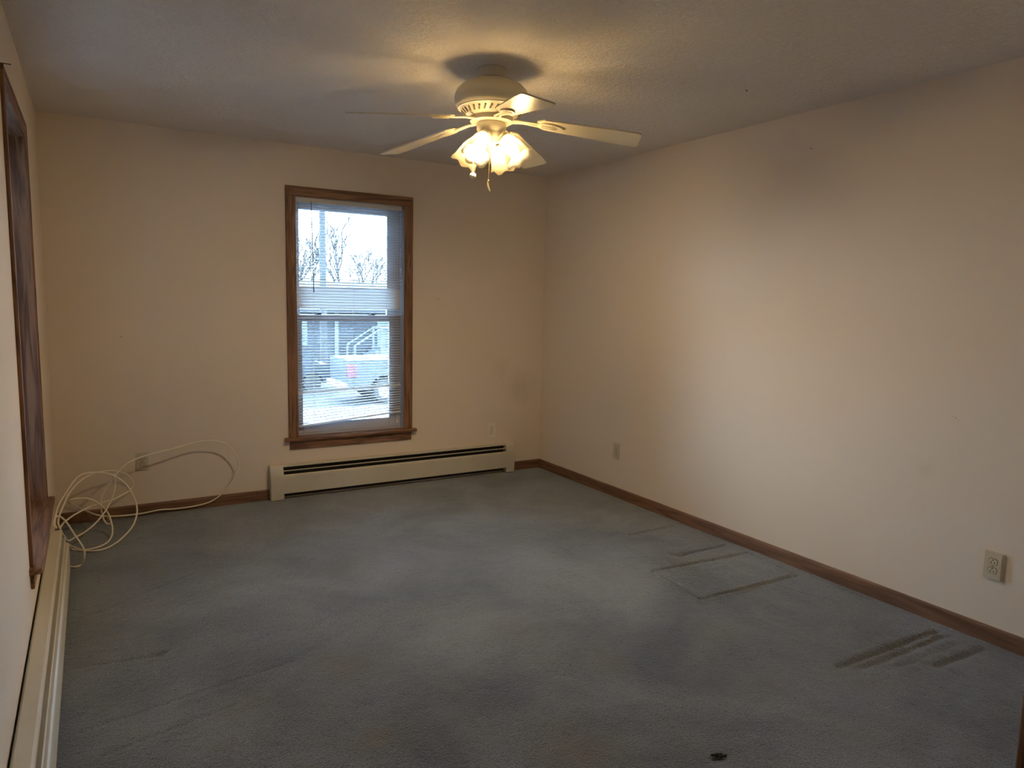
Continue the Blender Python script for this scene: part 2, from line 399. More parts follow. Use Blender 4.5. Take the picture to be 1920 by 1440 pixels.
def carpet():
    xs = np.linspace(0, W, 430); ys = np.concatenate([[YB, -5.6, -5.0], np.linspace(-4.45, 0, 550)])
    X, Y = np.meshgrid(xs, ys, indexing='ij')
    Z = vnoise(X, Y, .35, .004, 1) + vnoise(X, Y, .06, .0022, 2) + vnoise(X, Y, .017, .0030, 3)
    for (x0, y0, x1, y1, hw, d) in GROOVES:
        dx, dy = x1 - x0, y1 - y0; L2 = dx * dx + dy * dy
        t = np.clip(((X - x0) * dx + (Y - y0) * dy) / L2, 0, 1)
        dist = np.hypot(X - x0 - t * dx, Y - y0 - t * dy)
        Z -= d * np.exp(-(dist / hw) ** 2)
    # flattened patch inside the rectangle mark
    ins = (X > 2.76) & (X < 3.39) & (Y > -2.64) & (Y < -2.30); Z[ins] -= .003
    n, m = X.shape
    v = np.stack([X, Y, Z], -1).reshape(-1, 3)
    idx = np.arange(n * m).reshape(n, m)
    f = np.stack([idx[:-1, :-1], idx[1:, :-1], idx[1:, 1:], idx[:-1, 1:]], -1).reshape(-1, 4)
    me = bpy.data.meshes.new('floor')
    me.vertices.add(len(v)); me.vertices.foreach_set('co', v.astype(np.float32).ravel())
    me.loops.add(f.size); me.loops.foreach_set('vertex_index', f.astype(np.int32).ravel())
    me.polygons.add(len(f)); me.polygons.foreach_set('loop_start', np.arange(0, f.size, 4, dtype=np.int32))
    me.polygons.foreach_set('use_smooth', np.ones(len(f), bool))
    me.update(calc_edges=True); me.materials.append(CARPET)
    o = bpy.data.objects.new('floor', me); COL.objects.link(o)
    o['kind'] = 'structure'; o['label'] = 'worn blue-grey carpet with stains and furniture dents'; o['category'] = 'carpet'
carpet()

HB = .073
def baseboard(name, axis, a0, a1, wall, sgn, label, bump_mat):
    """profile: 12 mm board with an eased top; axis 0 runs along x, axis 1 along y; sgn points into the room"""
    bm = bmesh.new()
    pr = [(0, 0), (.012, 0), (.012, HB - .012), (.010, HB - .004), (.006, HB), (0, HB)]
    pts = [(wall + sgn * p, z) for p, z in pr]
    prism(bm, pts, axis, a0, a1)
    return struct(name, bm, bump_mat, label, 'baseboard')
baseboard('baseboard_far_left', 0, 0.0, 1.245, 0, -1, 'brown wooden baseboard behind the cable loops', BASEW[0])
baseboard('baseboard_far_right', 0, 3.22, W, 0, -1, 'short brown baseboard between the far heater and the corner', BASEW[0])
baseboard('baseboard_right', 1, NY, -.012, W, -1, 'long brown wooden baseboard along the right wall', BASEW[1])
baseboard('baseboard_left', 1, -.93, -.012, 0, 1, 'short dark baseboard in the left corner by the cable', BASEW[1])

# ------------------------------------------------------------------ windows
def far_window():
    r = struct_root('window_1', 'tall double-hung window with stained wood casing in the far wall', 'window', (1.8525, 0, WZ0))
    cw = .066; th = .018
    def part(name, a, mat, par=r, bev=.003): return obj(name, BX(*a, bevel=bev), mat, par)
    # casings: outer board with a raised back band
    for s, x0, x1 in ((-1, WX0 - cw, WX0), (1, WX1, WX1 + cw)):
        bm = bmesh.new(); box(bm, x0, x1, -th * .75, 0, WZ0, WZ1, bevel=.003)
        xb = x0 if s < 0 else x1 - .016; box(bm, xb, xb + .016, -th, -.0005, WZ0 + .0005, WZ1 + .049, bevel=.003)
        obj('casing', bm, WOOD[2], r)
    bm = bmesh.new(); box(bm, WX0 - cw + .0165, WX1 + cw - .0165, -th * .75, 0, WZ1 + .0003, WZ1 + .055, bevel=.003); box(bm, WX0 - cw, WX1 + cw, -th, -.0005, WZ1 + .05, WZ1 + .066, bevel=.003)
    obj('head_casing', bm, WOOD[0], r)
    part('stool', (WX0 - cw - .03, WX1 + cw + .03, -.045, .055, WZ0 - .022, WZ0), WOOD[0], bev=.006)
    part('apron', (WX0 - cw + .005, WX1 + cw - .005, -.014, 0, WZ0 - .085, WZ0 - .022), WOOD[0])
    part('jamb', (WX0 - .012, WX0, -.004, .135, WZ0, WZ1), VINYL, bev=0)
    part('jamb', (WX1, WX1 + .012, -.004, .135, WZ0, WZ1), VINYL, bev=0)
    part('head_jamb', (WX0, WX1, -.004, .135, WZ1, WZ1 + .012), VINYL, bev=0)
    part('sill', (WX0, WX1, .055, .16, WZ0 - .03, WZ0 + .012), SASHW, bev=0)
    part('parting_stop', (WX0, WX0 + .014, .088, .098, WZ0, WZ1), SASHW, bev=0)
    part('parting_stop', (WX1 - .014, WX1, .088, .098, WZ0, WZ1), SASHW, bev=0)
    def sash(name, y0, y1, z0, z1, gx0, gx1, gz0, gz1):
        e = bpy.data.objects.new(name, None); COL.objects.link(e); e.parent = r; ORIGIN[e.name] = ORIGIN[r.name]
        for (nm, a) in (('stile', (WX0 + .002, gx0, y0, y1, z0, z1)), ('stile', (gx1, WX1 - .002, y0, y1, z0, z1)),
                        ('rail', (gx0, gx1, y0, y1, z0, gz0)), ('rail', (gx0, gx1, y0, y1, gz1, z1))):
            obj(nm, BX(*a, bevel=.003), SASHW, e)
        ym = (y0 + y1) / 2
        obj('pane', BX(gx0, gx1, ym - .002, ym + .002, gz0, gz1), GLASS, e)
        return e
    sash('upper_sash', .100, .130, 1.252, WZ1 - .001, 1.503, 2.156, 1.295, 2.030)
    lo = sash('lower_sash', .060, .088, WZ0 + .013, 1.290, 1.507, 2.158, .515, 1.245)
    for x in (1.62, 2.02):
        bm = bmesh.new(); box(bm, x - .025, x + .025, .058, .085, 1.290, 1.298, bevel=.002); lathe2 = bmesh.new()
        box(bm, x - .006, x + .028, .060, .072, 1.298, 1.307, bevel=.002); lathe2.free()
        obj('sash_lock', bm, TRIMW, lo)
    return r
far_window()

def left_window():
    r = struct_root('window_2', 'stained wood window jamb and stool at the left edge', 'window', (0, (LY0 + LY1) / 2, WZ0))
    cw = .06; th = .013; d = -.10
    for s, y0, y1 in ((-1, LY0 - cw, LY0), (1, LY1, LY1 + cw)):
        bm = bmesh.new(); box(bm, 0, th * .75, y0, y1, WZ0, WZ1, bevel=.003)
        yb = y0 if s < 0 else y1 - .016; box(bm, 0.0005, th, yb, yb + .016, WZ0 + .0005, WZ1 + .049, bevel=.003)
        obj('casing', bm, WOOD[2], r)
    bm = bmesh.new(); box(bm, 0, th * .75, LY0 - cw + .0165, LY1 + cw - .0165, WZ1 + .0003, WZ1 + .055, bevel=.003); box(bm, 0.0005, th, LY0 - cw, LY1 + cw, WZ1 + .05, WZ1 + .066, bevel=.003)
    obj('head_casing', bm, WOOD[1], r)
    obj('stool', BX(-.10, .040, LY0 - cw - .03, LY1 + cw + .03, WZ0 - .022, WZ0, bevel=.006), WOOD[1], r)
    obj('apron', BX(0, .012, LY0 - cw + .005, LY1 + cw - .005, WZ0 - .085, WZ0 - .022, bevel=.003), WOOD[1], r)
    obj('jamb', BX(-.165, .004, LY0 - .012, LY0, WZ0, WZ1), WOOD[2], r)
    obj('jamb', BX(-.165, .004, LY1, LY1 + .012, WZ0, WZ1), WOOD[2], r)
    obj('head_jamb', BX(-.165, .004, LY0, LY1, WZ1, WZ1 + .012), WOOD[1], r)
    obj('sill', BX(-.19, -.10, LY0, LY1, WZ0 - .034, WZ0 + .012), SASHW, r)
    for nm, x0, x1, z0, z1, g0, g1 in (('upper_sash', -.160, -.132, 1.252, WZ1 - .001, 1.295, 2.03), ('lower_sash', -.130, -.103, WZ0 + .013, 1.29, .515, 1.245)):
        e = bpy.data.objects.new(nm, None); COL.objects.link(e); e.parent = r; ORIGIN[e.name] = ORIGIN[r.name]
        a, b = LY0 + .05, LY1 - .05
        obj('stile', BX(x0, x1, LY0 + .002, a, z0, z1, bevel=.003), SASHW, e); obj('stile', BX(x0, x1, b, LY1 - .002, z0, z1, bevel=.003), SASHW, e)
        obj('rail', BX(x0, x1, a, b, z0, g0, bevel=.003), SASHW, e); obj('rail', BX(x0, x1, a, b, g1, z1, bevel=.003), SASHW, e)
        obj('pane', BX((x0 + x1) / 2 - .002, (x0 + x1) / 2 + .002, a, b, g0, g1), GLASS, e)
left_window()

# ------------------------------------------------------------------ mini blind
def slat_mesh(name, length, width=.025, crown=.0028, th=.0004):
    me = bpy.data.meshes.new(name); vs = []; fs = []
    nx, nw = 2, 5
    for side in (0, 1):
        for i in range(nx):
            for k in range(nw):
                w = (k / (nw - 1) - .5); vs.append(((i / (nx - 1) - .5) * length, w * width, crown * (1 - (2 * w) ** 2) + (th if side else -th)))
    for i in range(nx - 1):
        for k in range(nw - 1):
            a = i * nw + k; fs.append((a, a + nw, a + nw + 1, a + 1)); o = nx * nw; fs.append((o + a, o + a + 1, o + a + nw + 1, o + a + nw))
        a, o = i * nw, nx * nw
        fs.append((a, o + a, o + a + nw, a + nw)); a = i * nw + nw - 1; fs.append((a, a + nw, o + a + nw, o + a))
    me.from_pydata(vs, [], fs); me.materials.append(SLAT)
    for p in me.polygons: p.use_smooth = True
    return me
def blind(label, cx, cy, rotz, Ln, zb0, zb1, pitch_of, lean_from, group=None):
    """built facing -y about its own base point, then set into its window"""
    base = .50
    r = thing('mini_blind', label, 'blind', (0, 0, base), group); L = ORIGIN[r.name]
    h = Ln / 2
    bm = bmesh.new(); box(bm, -h - .003, h + .003, -.013, .013, 2.070, 2.098, bevel=.002)
    box(bm, -h - .003, h + .003, -.016, -.0125, 2.064, 2.0985, bevel=.001); obj('headrail', bm, SLAT, r)
    me = slat_mesh('slat', Ln); z = 2.055; i = 0
    while z > max(zb0, zb1) - .012:
        o = bpy.data.objects.new('slat', me); COL.objects.link(o); o.parent = r
        f = max(0.0, (lean_from - z) / (lean_from - .54)); lean = math.atan(f * (zb1 - zb0) / Ln); wob = rng.random() - .5
        bent = math.radians(.6 * (1 if i % 2 else -.5)) if 1.92 < z < 1.99 and lean_from < 2 else 0
        o.location = (0, 0, z - f * .012 + wob * .0012 - L.z)
        o.rotation_euler = (math.radians(pitch_of(z)), -lean + wob * .003 + bent, 0)
        z -= .0196; i += 1
    bm = bmesh.new(); box(bm, -h, h, -.013, .013, -.007, .007, bevel=.003)
    bmesh.ops.transform(bm, matrix=Matrix.Translation((0, 0, (zb0 + zb1) / 2)) @ Matrix.Rotation(-math.atan((zb1 - zb0) / Ln), 4, 'Y'), verts=bm.verts[:])
    obj('bottom_rail', bm, SLAT, r)
    for x in (-h + .115, .02, h - .115):
        for dy in (-.0132, .0132):
            bm = bmesh.new(); zl = zb0 + (zb1 - zb0) * (x + h) / Ln
            tube(bm, [(x, dy, 2.07), (x, dy, 1.3), (x, dy, zl)], .0008, 5); obj('ladder_cord', bm, CORD, r)
    bm = bmesh.new(); tube(bm, [(-h + .105, -.022, 2.066), (-h + .108, -.030, 1.75), (-h + .116, -.026, 1.452)], [.0035, .0035, .0042], 6)
    sphere(bm, (-h + .105, -.018, 2.066), .006, 8, 6); obj('tilt_wand', bm, WAND, r, True)
    bm = bmesh.new(); tube(bm, [(h - .035, -.020, 2.066), (h - .034, -.024, 1.2), (h - .036, -.020, .505)], .0013, 5); lc = obj('lift_cord', bm, CORD, r)
    bm = bmesh.new(); lathe(bm, [(.002, .028), (.005, .012), (.006, 0), (.003, -.004)], 10, Matrix.Translation((h - .036, -.020, .48))); obj('tassel', bm, CORD, lc, True)
    r.location = (cx, cy, base); r.rotation_euler = (0, 0, rotz)
WAND = plain('grey_wand_plastic', (.20, .21, .22), .3)
def far_pitch(z):
    if .752 < z < .775: return 42
    if z < 1.345: return 4
    if z < 1.48: return 62
    if z < 1.50: return 35
    if z < 1.55: return 18
    return 7
blind('white metal mini blind with a crooked bottom rail in the far window', 1.849, .030, 0, .774, .500, .562, far_pitch, .90)
blind('closed white mini blind added out of view in the left window', -.076, (LY0 + LY1) / 2, math.pi / 2, (LY1 - LY0) - .02, .455, .455, lambda z: 80, 9.0)  # unseen blind, added closed to hold back daylight from the left window

# ------------------------------------------------------------------ baseboard heaters
def heater(name, label, axis, a0, a1, wall, sgn, depth, cap0, cap1, loc):
    """hot-water baseboard; runs along axis 0/1 from a0 to a1; wall coordinate; sgn into the room"""
    r = thing(name, label, 'heater', loc, 'baseboard heaters')
    k = depth / .066
    def P(pts): return [(wall + sgn * p * k, z) for p, z in pts]
    def run(nm, pts, b0, b1, mat, smooth=False):
        bm = bmesh.new(); prism(bm, P(pts), axis, b0, b1); return obj(nm, bm, mat, r, smooth)
    i0, i1 = a0 + (.085 if cap0 else 0), a1 - (.075 if cap1 else 0)
    run('back_panel', [(.004, .012), (.008, .012), (.008, .238), (.004, .238)], i0, i1, INNER)
    hood = [(.004, .236), (.010, .244), (.040, .246), (.046, .243), (.047, .232), (.0445, .232), (.043, .240), (.010, .240), (.008, .232), (.004, .232)]
    run('top_hood', hood, i0, i1, ENAMEL)
    run('damper', [(.030, .200), (.054, .210), (.0565, .2085), (.0565, .2045), (.054, .2045), (.054, .207), (.031, .197)], i0, i1, ENAMEL)
    front = [(.062, .046), (.066, .046), (.066, .160), (.0645, .172), (.060, .179), (.053, .180), (.050, .176), (.053, .1765), (.059, .1755), (.0615, .170), (.0625, .160)]
    run('front_panel', front, i0, i1, ENAMEL)
    bm = bmesh.new()
    if axis == 0: tube(bm, [(i0, wall + sgn * .032 * k, .10), (i1, wall + sgn * .032 * k, .10)], .013, 10)
    else: tube(bm, [(wall + sgn * .032 * k, i0, .10), (wall + sgn * .032 * k, i1, .10)], .013, 10)
    el = obj('heating_pipe', bm, plain('dull_copper', (.20, .10, .06), .5, .6), r, True)
    bm = bmesh.new(); q = i0 + .12
    while q < i1 - .1:
        if axis == 0: box(bm, q, q + .002, wall + sgn * .010 * k, wall + sgn * .056 * k, .07, .13)
        else: box(bm, wall + sgn * .010 * k, wall + sgn * .056 * k, q, q + .002, .07, .13)
        q += .012
    fo = obj('fins', bm, ALU, el); fo['kind'] = 'stuff'
    cap = [(0, .005), (.067, .005), (.068, .012), (.068, .165), (.064, .190), (.052, .225), (.044, .243), (.036, .249), (0, .249)]
    for on, b0, b1 in ((cap0, a0, a0 + .088), (cap1, a1 - .078, a1)):
        if on:
            bm = bmesh.new(); prism(bm, P(cap), axis, b0, b1)
            bmesh.ops.bevel(bm, geom=[e for e in bm.edges if e.calc_length() < .05 or abs(e.verts[0].co[axis] - e.verts[1].co[axis]) < 1e-5], offset=.003, segments=2, affect='EDGES')
            obj('end_cap', bm, ENAMEL, r, True)
    return r
heater('baseboard_heater', 'beige metal baseboard heater with end caps under the far window', 0, 1.248, 3.214, -.0, -1, .066, True, True, (2.23, 0, 0))
heater('baseboard_heater', 'long beige baseboard heater along the left wall, its end open', 1, NY + .05, -.955, 0.0, 1, .086, False, False, (0, -2.6, 0))

# ------------------------------------------------------------------ wall outlets
def outlet(label, pos, wall, mat, thick=.007):
    """duplex receptacle, ground hole up; wall 'far' faces -y, 'right' faces -x"""
    r = thing('wall_outlet', label, 'outlet', pos, 'duplex wall outlets')
    M = Matrix.Translation(pos) @ (Matrix.Identity(4) if wall == 'far' else Matrix.Rotation(math.radians(-90), 4, 'Z'))
    def put(nm, bm, m, par, sm=False):
        bmesh.ops.transform(bm, matrix=M, verts=bm.verts[:]); return obj(nm, bm, m, par, sm)
    bm = bmesh.new()
    hw, hh, bv = .0365, .0585, .004
    prism(bm, [(-hw, -hh), (hw, -hh), (hw, hh), (-hw, hh)], 1, 0, -thick)
    bmesh.ops.bevel(bm, geom=[e for e in bm.edges if all(v.co.y < -thick * .5 for v in e.verts)], offset=bv, segments=2, affect='EDGES')
    put('cover_plate', bm, mat, r)
    f = -thick
    for zc in (.0195, -.0195):
        bm = bmesh.new(); pts = []
        for i in range(28):
            a = 2 * math.pi * i / 28; pts.append((.0172 * math.cos(a), zc + max(-.0138, min(.0138, .0172 * math.sin(a)))))
        prism(bm, pts, 1, f + .002, f - .0022); rc = put('receptacle', bm, mat, r)
        bm = bmesh.new(); prism(bm, [(p[0] * 1.09, zc + (p[1] - zc) * 1.10) for p in pts], 1, f - .0001, f - .0006); put('receptacle_recess', bm, SLOT, rc)
        for sx, hh2 in ((-.0064, .0046), (.0064, .0038)):
            bm = bmesh.new(); box(bm, sx - .0013, sx + .0013, f - .0026, f - .0018, zc - .004 - hh2, zc - .004 + hh2); put('slot', bm, SLOT, rc)
        bm = bmesh.new(); prism(bm, [(.0026 * math.cos(2 * math.pi * i / 12), zc + .0075 + .0026 * math.sin(2 * math.pi * i / 12)) for i in range(12)], 1, f - .0018, f - .0026); put('ground_hole', bm, SLOT, rc)
    bm = bmesh.new(); prism(bm, [(.0032 * math.cos(2 * math.pi * i / 12), .0032 * math.sin(2 * math.pi * i / 12)) for i in range(12)], 1, f + .001, f - .0012); put('screw', bm, SCREW, r)
outlet('white outlet between the window and the right corner', (3.025, 0, .358), 'far', IVORYW)
outlet('ivory outlet behind the loop of white cable', (.468, 0, .350), 'far', IVORY)
outlet('small ivory outlet on the right wall near the far corner', (W, -1.032, .343), 'right', IVORY, .008)
outlet('large ivory outlet on the right wall nearest the viewer', (W, -3.565, .340), 'right', IVORY, .016)

# ------------------------------------------------------------------ ceiling fan
def fan():
    fx, fy = 1.805, -2.123
    r = thing('ceiling_fan', 'cream five-blade ceiling fan with four lit glass shades', 'ceiling fan', (fx, fy, H))
    C0 = Matrix.Translation((fx, fy, 0))
    def L(nm, prof, mat, par=r, seg=48):
        bm = bmesh.new(); lathe(bm, prof, seg, C0); return obj(nm, bm, mat, par, True)
    L('canopy', [(.066, H - .0005), (.069, H - .006), (.068, H - .030), (.063, H - .042), (.030, H - .046)], FANW)
    hs = L('motor_housing', [(.035, 2.404), (.060, 2.396), (.100, 2.384), (.135, 2.366), (.157, 2.344), (.167, 2.320), (.167, 2.302), (.163, 2.285), (.154, 2.270), (.142, 2.262), (.110, 2.240), (.095, 2.232)], FANW)
    # raised ring and cooling slots on the lower cone
    L('trim_ring', [(.148, 2.2635), (.152, 2.266), (.150, 2.2715), (.145, 2.2660)], FANW, hs)
    vent = plain('vent_shadow', (.14, .12, .085), .7); n = 30
    for i in range(n):
        a = 2 * math.pi * i / n
        m = C0 @ Matrix.Rotation(a, 4, 'Z') @ Matrix.Translation((.1255, 0, 2.2500)) @ Matrix.Rotation(math.radians(-34.5), 4, 'Y')
        b2 = bmesh.new(); box(b2, -.0125, .0125, -.0040, .0040, -.0030, .0012, bevel=.0008); bmesh.ops.transform(b2, matrix=m @ Matrix.Rotation(math.radians(24), 4, 'Z'), verts=b2.verts[:])
        obj('vent_slot', b2, vent, hs)
    L('flywheel', [(.092, 2.236), (.096, 2.230), (.096, 2.212), (.088, 2.208)], FANW)
    L('switch_housing', [(.058, 2.212), (.066, 2.200), (.066, 2.178), (.058, 2.166)], FANW)
    L('light_fitter', [(.058, 2.168), (.060, 2.158), (.056, 2.140), (.040, 2.128), (.022, 2.120), (.020, 2.106), (.012, 2.100), (.004, 2.098)], FANW)
    # blades
    zr, zt, r0, r1 = 2.206, 2.141, .205, .668
    dro = math.atan2(zr - zt, r1 - r0)
    out = []
    N = 14
    def half(x):                          # half width along the blade
        t = (x - r0) / (r1 - r0); return .046 + .022 * min(1, t * 1.25)
    up, lo = [], []
    Lb = r1 - r0
    xs = [r0 + Lb * i / N for i in range(N + 1)]
    prof = []
    for x in xs:
        w = half(x)
        d0 = x - r0; d1 = r1 - x
        if d0 < .035: w *= math.sqrt(max(0.0, 1 - (1 - d0 / .035) ** 2)) * .45 + .55
        prof.append((x, w))
    pts = [(x, w) for x, w in prof[:-1]] + [(r1 - .012, half(r1)), (r1 - .003, half(r1) - .006), (r1, half(r1) - .018)]
    outline = pts + [(x, -w) for x, w in reversed(pts)]
    for k in range(5):
        az = math.radians(40 + 72 * k)
        base = C0 @ Matrix.Rotation(az, 4, 'Z') @ Matrix.Translation((r0, 0, zr)) @ Matrix.Rotation(dro, 4, 'Y') @ Matrix.Rotation(math.radians(-11), 4, 'X') @ Matrix.Translation((-r0, 0, 0))
        bm = bmesh.new(); prism(bm, outline, 2, .0, .006)
        bmesh.ops.transform(bm, matrix=base, verts=bm.verts[:])
        b = obj('blade', bm, BLADE, r)
        # iron: arm from the flywheel and a ribbed oval pad under the blade
        bm = bmesh.new()
        pad = [(.262 + .062 * math.cos(t) * (1.0 if math.cos(t) > 0 else .9), .030 * math.sin(t) * (1 - .18 * math.cos(t))) for t in [2 * math.pi * i / 24 for i in range(24)]]
        prism(bm, pad, 2, -.007, .0)
        for off in (-.013, -.0045, .0045, .013):
            box(bm, .225, .300 - abs(off) * .9, off - .0017, off + .0017, -.010, -.006, bevel=.001)
        bmesh.ops.transform(bm, matrix=base, verts=bm.verts[:])
        p0 = C0 @ Matrix.Rotation(az, 4, 'Z') @ Vector((.085, 0, 2.217)); p1 = C0 @ Matrix.Rotation(az, 4, 'Z') @ Vector((.14, 0, 2.214)); p2 = base @ Vector((.215, 0, -.003))
        for s in (-1, 1):
            o1 = (base.to_3x3() @ Vector((0, 1, 0))) * s
            tube(bm, [p0 + o1 * .012, p1 + o1 * .007, p2 + o1 * .012], [.006, .005, .005], 8)
        obj('blade_iron', bm, FANW, r, True)
    # light kit: socket arm, scalloped frosted shade, bulb
    tilt = math.radians(38)
    for az_d in (304, 34, 124, 214):
        az = math.radians(az_d)
        m = C0 @ Matrix.Rotation(az, 4, 'Z') @ Matrix.Translation((.060, 0, 2.146)) @ Matrix.Rotation(math.pi - tilt, 4, 'Y')   # local +z points out and down
        bm = bmesh.new(); lathe(bm, [(.014, -.035), (.017, -.012), (.026, -.004), (.027, .016), (.020, .020)], 24, m); obj('lamp_holder', bm, FANW, r, True)
        bm = bmesh.new()
        P = [(.0235, .004), (.031, .014), (.040, .032), (.0475, .056), (.052, .082), (.0545, .102), (.058, .118), (.0635, .131)]
        seg = 48; rings = []
        for i, (rr, s) in enumerate(P):
            am = max(0.0, (s - .085) / .046); ring = []
            for q in range(seg):
                a = 2 * math.pi * q / seg; c = math.cos(6 * a)
                ring.append(bm.verts.new(m @ Vector(((rr * (1 + .055 * am * c)) * math.cos(a), (rr * (1 + .055 * am * c)) * math.sin(a), s + .006 * am * c))))
            rings.append(ring)
        for i in range(len(P) - 1):
            for q in range(seg): bm.faces.new((rings[i][q], rings[i][(q + 1) % seg], rings[i + 1][(q + 1) % seg], rings[i + 1][q]))
        sh = obj('glass_shade', bm, SHADE, r, True)
        sm = sh.modifiers.new('thickness', 'SOLIDIFY'); sm.thickness = .0025; sm.offset = 0
        bm = bmesh.new(); lathe(bm, [(.010, .018), (.013, .030), (.021, .050), (.027, .070), (.028, .082), (.023, .098), (.012, .106), (.002, .108)], 12, m)
        bo = obj('bulb', bm, BULB, sh, True)
    # pull chains
    lat = Vector((math.cos(math.radians(331)), math.sin(math.radians(331)), 0)); tow = Vector((math.cos(math.radians(241)), math.sin(math.radians(241)), 0)); c = Vector((fx, fy, 0))
    a = c + lat * -.078 + tow * .075
    bm = bmesh.new(); s = c + lat * -.045 + tow * .045
    tube(bm, [s + Vector((0, 0, 2.17)), a + Vector((0, 0, 2.13)), a + Vector((0, 0, 1.978))], .0014, 6); ch = obj('pull_chain', bm, BRASS, r)
    bm = bmesh.new(); sphere(bm, a + Vector((0, 0, 1.964)), .0145, 20, 14); obj('pull_ball', bm, plain('cream_pull_knob', (.72, .66, .45), .4), ch, True)
    a = c + lat * -.005 + tow * .064
    bm = bmesh.new(); tube(bm, [a + Vector((0, 0, 2.17)), a + Vector((0, 0, 2.05)), a + lat * -.004 + Vector((0, 0, 1.945))], .0014, 6); ch = obj('pull_chain', bm, BRASS, r)
    bm = bmesh.new(); e = a + lat * -.004
    sphere(bm, e + Vector((0, 0, 1.946)), .004, 10, 8)
    tube(bm, [e + lat * -.003 + Vector((0, 0, 1.942)), e + lat * -.001 + Vector((0, 0, 1.925)), e + lat * .008 + Vector((0, 0, 1.902))], [.003, .0048, .003], 10); obj('pull_bell', bm, BRASS, ch, True)
fan()

# ------------------------------------------------------------------ loose white cable in the left corner
CABLE_A = [(0.2619, -0.3000, 0.0965), (0.2772, -0.3100, 0.0711), (0.2628, -0.3200, 0.0598), (0.2422, -0.3000, 0.0831), (0.2313, -0.2700, 0.1413), (0.2333, -0.2500, 0.1846), (0.2524, -0.2400, 0.2449), (0.2847, -0.2300, 0.2876), (0.3116, -0.2200, 0.3281), (0.3825, -0.2000, 0.3921), (0.4569, -0.1700, 0.4152), (0.5624, -0.1500, 0.4350), (0.6556, -0.1300, 0.4465), (0.7505, -0.1200, 0.4675), (0.8635, -0.1100, 0.4736), (0.9523, -0.1000, 0.4428), (1.0129, -0.0850, 0.3694), (1.0405, -0.0700, 0.2833), (1.0130, -0.0600, 0.1995), (0.9621, -0.0500, 0.1221), (0.8782, -0.0400, 0.0530), (0.7801, -0.0300, 0.0267), (0.6520, -0.0250, 0.0210), (0.5579, -0.0280, 0.0275), (0.4653, -0.0350, 0.0210), (0.3747, -0.0500, 0.0239), (0.2721, -0.1000, 0.0456), (0.2023, -0.1600, 0.0823), (0.1364, -0.2200, 0.1407), (0.0933, -0.2600, 0.1831), (0.0692, -0.3000, 0.2127), (0.0835, -0.3200, 0.2318), (0.1408, -0.3000, 0.2288), (0.1931, -0.2800, 0.2041), (0.2322, -0.2800, 0.1666), (0.2655, -0.3000, 0.1188), (0.2814, -0.3400, 0.0564), (0.2782, -0.4200, 0.0227), (0.2493, -0.5046, 0.0060), (0.1967, -0.5653, 0.0060), (0.1334, -0.5704, 0.0060), (0.0844, -0.4878, 0.0060), (0.0728, -0.7000, 0.0904), (0.0853, -0.5360, 0.0060), (0.1461, -0.5957, 0.0060), (0.2218, -0.6163, 0.0060), (0.2879, -0.5444, 0.0060), (0.3542, -0.4200, 0.0205), (0.3972, -0.3600, 0.0613), (0.4157, -0.3200, 0.1296), (0.4001, -0.2900, 0.2062), (0.3615, -0.2700, 0.2816), (0.3079, -0.2600, 0.3311), (0.2539, -0.2600, 0.3565), (0.1920, -0.2700, 0.3687), (0.1387, -0.2900, 0.3663), (0.1011, -0.3200, 0.3365), (0.0614, -0.4500, 0.2988), (0.0399, -0.5800, 0.2870), (0.0286, -0.7500, 0.2792), (0.0268, -0.8600, 0.2544), (0.0345, -0.9000, 0.2428), (0.0240, -0.9000, 0.2581), (0.0306, -0.8600, 0.2871), (0.0492, -0.8200, 0.2760), (0.0746, -0.8000, 0.2356), (0.1066, -0.8000, 0.1652), (0.1416, -0.8200, 0.0969), (0.1443, -0.8300, 0.0480), (0.1282, -0.8169, 0.0060), (0.1001, -0.8355, 0.0060), (0.0787, -0.8160, 0.0060)]
CABLE_B = [(0.3035, -0.2300, 0.3411), (0.3095, -0.2400, 0.2871), (0.3015, -0.2600, 0.2372), (0.2734, -0.2900, 0.1735), (0.2438, -0.3300, 0.1333), (0.2017, -0.4000, 0.1016), (0.1493, -0.5200, 0.0918), (0.1018, -0.6600, 0.1086), (0.0772, -0.8000, 0.1384), (0.0610, -0.8800, 0.1939), (0.0478, -0.9000, 0.2408), (0.0408, -0.8600, 0.2634), (0.0467, -0.7400, 0.2739), (0.0590, -0.5800, 0.2785), (0.0817, -0.4500, 0.3023), (0.1326, -0.3300, 0.3384), (0.1996, -0.2400, 0.3547), (0.2547, -0.1800, 0.3483), (0.3114, -0.1300, 0.3345), (0.3693, -0.0800, 0.3002), (0.4038, -0.0500, 0.2484), (0.4115, -0.0400, 0.2037), (0.3804, -0.0500, 0.1754), (0.3051, -0.1000, 0.1531), (0.2330, -0.1800, 0.1565), (0.1648, -0.3000, 0.1682), (0.1028, -0.5000, 0.1907), (0.0660, -0.7500, 0.2282), (0.0542, -0.8800, 0.2450), (0.0476, -0.9000, 0.2353)]
bm = bmesh.new()
for pts in (CABLE_A, CABLE_B): tube(bm, catmull(pts, 7), .0047, 8)
o = obj('coaxial_cable', bm, CABLE, None, True, (.25, -.3, 0)); tag(o, 'loose white cable coiled in loops in the left corner', 'cable')

